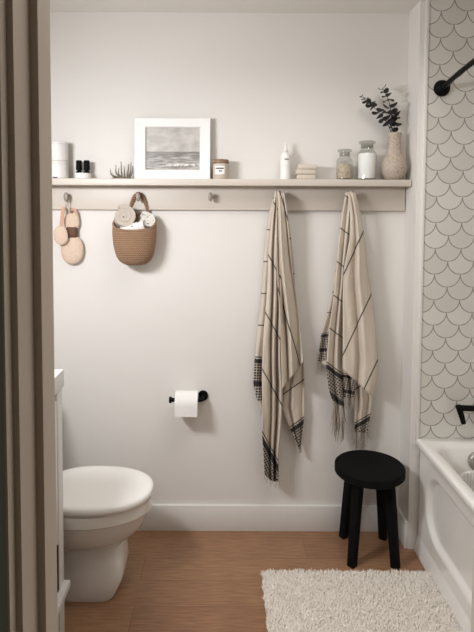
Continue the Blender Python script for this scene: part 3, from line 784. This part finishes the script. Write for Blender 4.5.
# seat centre from the top surface
cT = atz(369.6, 464.3, SZ); SX, SY = cT.x, cT.y; SR = .154
print('stool', SX, SY)
st = thing('stool', 'black wooden round-seated stool standing beside the bathtub', 'stool', (SX, SY, 0))
bm = bmesh.new(); lathe(bm, [(SR-.006, SZ-.04), (SR, SZ-.034), (SR, SZ-.005), (SR-.005, SZ), (SR*.6, SZ-.0035), (.001, SZ-.005)], n=56); finish('seat', bm, m_blackwood, st)
for fx, fy in ((352, 566), (395.5, 567.5), (343.5, 537), (383, 538.5)):
    fp = atz(fx, fy, 0); dx, dy = fp.x-SX, fp.y-SY; a_ = math.atan2(dy, dx)
    bm = bmesh.new(); rings = []
    for z, f, w in ((0, 1, .0225), (.004, .998, .0235), (.2, .85, .026), (SZ-.036, .70, .029)):
        rings.append([Vector((dx*f+w*math.cos(a_+D(45)+q*PI/2), dy*f+w*math.sin(a_+D(45)+q*PI/2), z)) for q in range(4)])
    ring_loft(bm, rings)
    bmesh.ops.bevel(bm, geom=[e for e in bm.edges], offset=.003, segments=2, affect='EDGES', profile=.5)
    finish('leg', bm, m_blackwood, st)

# ---------------------------------------------------------------- rug
RX0 = atz(263, 590, .02).x; RX1 = .876; RY1 = atz(330, 570.5, .02).y; RY0 = RY1-.56
print('rug', RX0, RX1, RY0, RY1)
rg = thing('bath_rug', 'white shaggy bath rug on wood floor in front of stool', 'rug', ((RX0+RX1)/2, (RY0+RY1)/2, 0))
bm = bmesh.new(); box(bm, RX0+.008, RX1-.004, RY0+.008, RY1-.008, .0005, .011, .004); local(finish('backing', bm, m_pile), rg)
rn = random.Random(2); V, Fc = [], []
step = .0075
nx, ny = int((RX1-RX0-.006)/step), int((RY1-RY0-.012)/step)
for i in range(nx+1):
    for j in range(ny+1):
        x = RX0+.006+i*step+rn.uniform(-.003, .003); y = RY0+.006+j*step+rn.uniform(-.003, .003)
        cl = noise.noise(Vector((x*38, y*38, 0)))
        cl2 = noise.noise(Vector((x*38, y*38, 9)))
        for k in range(3):
            l = rn.uniform(.014, .022)+.005*cl; an = rn.uniform(0, 2*PI); tl = rn.uniform(.1, .8)
            dx = math.cos(an)*tl*l*.7+cl*.008; dy = math.sin(an)*tl*l*.7+cl2*.008
            w = rn.uniform(.0014, .0021); b = len(V)
            ox, oy = rn.uniform(-.002, .002), rn.uniform(-.002, .002)
            for (f, ww) in ((0, w), (.6, w*1.15), (1, w*.55)):
                zx = x+ox+dx*f*f; zy = y+oy+dy*f*f; z = .008+l*(f-.15*f*f*tl)
                for q in range(3):
                    t_ = an+q*2*PI/3; V.append((zx+ww*math.cos(t_), zy+ww*math.sin(t_), z))
            for s_ in range(2):
                for q in range(3):
                    q2 = (q+1) % 3; Fc.append((b+s_*3+q, b+s_*3+q2, b+s_*3+3+q2, b+s_*3+3+q))
            Fc.append((b+6, b+7, b+8))
me = bpy.data.meshes.new('pile'); me.from_pydata(V, [], Fc); me.update(); me.materials.append(m_pile)
for p in me.polygons: p.use_smooth = True
o = bpy.data.objects.new('pile', me); C.objects.link(o); local(o, rg); o['kind'] = 'stuff'

# ---------------------------------------------------------------- bathtub
TH = at(419.5, 438.8, 2.395).z
AX = at(419.3, 440.5, 2.395).x
print('tub', TH, AX)
AX = XT-.002
TY0, TY1 = YF+.006, YT-.013
tb = thing('bathtub', 'white built-in bathtub with moulded apron along shower wall', 'bathtub', (1.26, (TY0+TY1)/2, 0))
# apron: displaced grid facing -X
bm = bmesh.new(); ny_, nz_ = 200, 70; zt_ = TH-.035
yc, zc_, ah, av, rc = (TY0+TY1)/2, .285, (TY1-TY0)/2-.085, .145, .135
def apron_x(y, z):
    qx, qz = max(0, abs(y-yc)-(ah-rc)), max(0, abs(z-zc_)-(av-rc))
    d = math.hypot(qx, qz)-rc
    k = 1-min(1, max(0, (d+.022)/.022)); k = k*k*(3-2*k)
    x = AX+.010 + .020*k
    if z < .075: x -= .016*(1-(z/.075))**.7 if z < .075 else 0
    if z > zt_-.03: x -= .004*(z-zt_+.03)/.03
    return x
grid = [[bm.verts.new(Vector((apron_x(TY0+(TY1-TY0)*i/ny_, zt_*j/nz_), TY0+(TY1-TY0)*i/ny_, zt_*j/nz_))) for j in range(nz_+1)] for i in range(ny_+1)]
for i in range(ny_):
    for j in range(nz_): bm.faces.new((grid[i][j], grid[i][j+1], grid[i+1][j+1], grid[i+1][j]))
back = {}
o = finish('apron', bm, m_tub, angle=70)
# keep the face normals pointing out and give thickness inwards
md = o.modifiers.new('thick', 'SOLIDIFY'); md.thickness = .006; md.offset = 0
local(o, tb)
# shell: rim + basin
X0, X1 = AX-.010, XR-.004
def rr(x0, x1, y0, y1, r, z, n=8):
    R = []
    for cx_, cy_, a0 in ((x1-r, y1-r, 0), (x0+r, y1-r, 90), (x0+r, y0+r, 180), (x1-r, y0+r, 270)):
        for i in range(n+1):
            a_ = D(a0+90*i/n); R.append(Vector((cx_+r*math.cos(a_), cy_+r*math.sin(a_), z)))
    return R
bm = bmesh.new()
B = .050; E = .060
rings = [rr(X0+.004, X1, TY0, TY1, .004, TH-.036), rr(X0, X1, TY0, TY1, .004, TH-.030), rr(X0, X1, TY0, TY1, .004, TH-.010), rr(X0+.003, X1, TY0, TY1, .006, TH-.003), rr(X0+.010, X1-.002, TY0+.002, TY1-.002, .01, TH),
         rr(X0+B-.012, X1-B+.01, TY0+E, TY1-E+.01, .08, TH-.001), rr(X0+B, X1-B, TY0+E+.01, TY1-E, .085, TH-.006), rr(X0+B+.008, X1-B-.008, TY0+E+.02, TY1-E-.008, .09, TH-.02),
         rr(X0+B+.03, X1-B-.03, TY0+E+.08, TY1-E-.03, .10, TH-.18), rr(X0+B+.05, X1-B-.05, TY0+E+.18, TY1-E-.05, .11, TH-.34), rr(X0+B+.10, X1-B-.10, TY0+E+.26, TY1-E-.12, .10, TH-.38)]
ring_loft(bm, rings, cap0=False)
local(finish('shell', bm, m_tub, angle=60), tb)
YE = TY1-E-.024
oc = at(478, 462, YE-.004)
bm = bmesh.new(); disc_y(bm, oc, .040, YE-.012, YE+.012, bev=.004); local(finish('overflow_plate', bm, m_chrome), tb)
# unidentified ribbed item inside the tub, below the overflow
bm = bmesh.new(); n = 44; rows_ = []
mc = at(472, 491, YE-.075)
for i in range(n+1):
    f = i/n; x = mc.x-.075+.15*f; prof_top = math.sqrt(max(0.0, 1-(2*f-1)**2))
    zt2 = mc.z-.005+.092*prof_top**.7; rib = .007*abs(math.sin(f*PI*11))
    y = YE-.075
    rows_.append([Vector((x, y-rib, mc.z-.11)), Vector((x, y-rib, zt2-.004)), Vector((x, y+.003, zt2)), Vector((x, y+.010, zt2-.003)), Vector((x, y+.010, mc.z-.11))])
ring_loft(bm, rows_)
tag(finish('ribbed_bath_item', bm, m_ribm), 'white ribbed rounded bath accessory inside the tub below the overflow plate', 'bath accessory')

# ---------------------------------------------------------------- shower fittings
pf = at(441.5, 88.5, YT-.012)
rodo = thing('shower_rod', 'black curved shower rod fixed to the tiled wall', 'shower rod', (pf.x, YT-.012, pf.z))
bm = bmesh.new(); rings = []
for r_, dy in ((.035, 0), (.036, -.004), (.034, -.012), (.027, -.022), (.016, -.027), (.013, -.03)):
    rings.append([Vector((pf.x+r_*math.cos(2*PI*i/32), YT-.0122+dy, pf.z+r_*math.sin(2*PI*i/32))) for i in range(32)])
ring_loft(bm, rings); local(finish('flange', bm, m_black), rodo)
L0 = YT-.03; L1 = YF+.006
pts = []
for i in range(41):
    f = i/40; pts.append(Vector((pf.x-4*.066*f*(1-f), L0+(L1-L0)*f, pf.z)))
bm = bmesh.new(); tube(bm, pts, .0105, 14); local(finish('rod', bm, m_black), rodo)
bm = bmesh.new(); rings = []
for r_, dy in ((.035, 0), (.034, .012), (.027, .022), (.013, .03)):
    rings.append([Vector((pf.x+r_*math.cos(2*PI*i/32), L1-.001+dy, pf.z+r_*math.sin(2*PI*i/32))) for i in range(32)])
ring_loft(bm, rings); local(finish('flange', bm, m_black), rodo)
pv2 = at(490.5, 407, YT-.012)
vv = thing('shower_valve', 'black lever shower valve on the scale-tiled wall above tub', 'faucet', (pv2.x, YT-.012, pv2.z))
bm = bmesh.new(); disc_y(bm, pv2, .078, YT-.020, YT-.0122, n=40); local(finish('wall_plate', bm, m_leather if False else m_black), vv)
bm = bmesh.new(); tube(bm, [Vector((pv2.x, YT-.019, pv2.z)), Vector((pv2.x, YT-.075, pv2.z))], .022, 20); local(finish('hub', bm, m_black), vv)
bm = bmesh.new(); yv = YT-.062
a0 = at(488, 409, yv); a1 = at(459.5, 408, yv); a2 = at(463.6, 423.5, yv)
tube(bm, [a0, a1, a1+Vector((-.006,0,0))], .0135, 12, 1.0)
tube(bm, [a1+Vector((-.006,0,.010)), (a1+a2)/2, a2], [.0135,.0125,.0105], 12)
local(finish('lever', bm, m_black), vv)

# ---------------------------------------------------------------- lighting
def area(name, loc, target, sx, sy, power, col):
    d = bpy.data.lights.new(name, 'AREA'); d.shape = 'RECTANGLE'; d.size = sx; d.size_y = sy; d.energy = power; d.color = col
    o = bpy.data.objects.new(name, d); C.objects.link(o); o.location = loc
    o.rotation_euler = (Vector(target)-Vector(loc)).to_track_quat('-Z', 'Y').to_euler(); return o
area('vanity_light', (XL+.08, 1.34, 1.84), (.5, 2.35, .7), .5, .16, 24, (.98, 1, 1.055))
cl = area('ceiling_fill', (.42, 1.55, ZC-.01), (.42, 1.55, 0), .9, .9, 8.5, (1, .975, .95)); cl.data.spread = math.radians(145)  # added fill from above to lift the rug, tub and lower walls
w = bpy.data.worlds.new('hall_light'); scene.world = w; w.use_nodes = True
w.node_tree.nodes['Background'].inputs[0].default_value = (1, .86, .70, 1); w.node_tree.nodes['Background'].inputs[1].default_value = .07
scene.view_settings.view_transform = 'Standard'; scene.view_settings.look = 'None'
scene.view_settings.gamma = 1; scene.view_settings.use_curve_mapping = False
scene.view_settings.exposure = 0.06
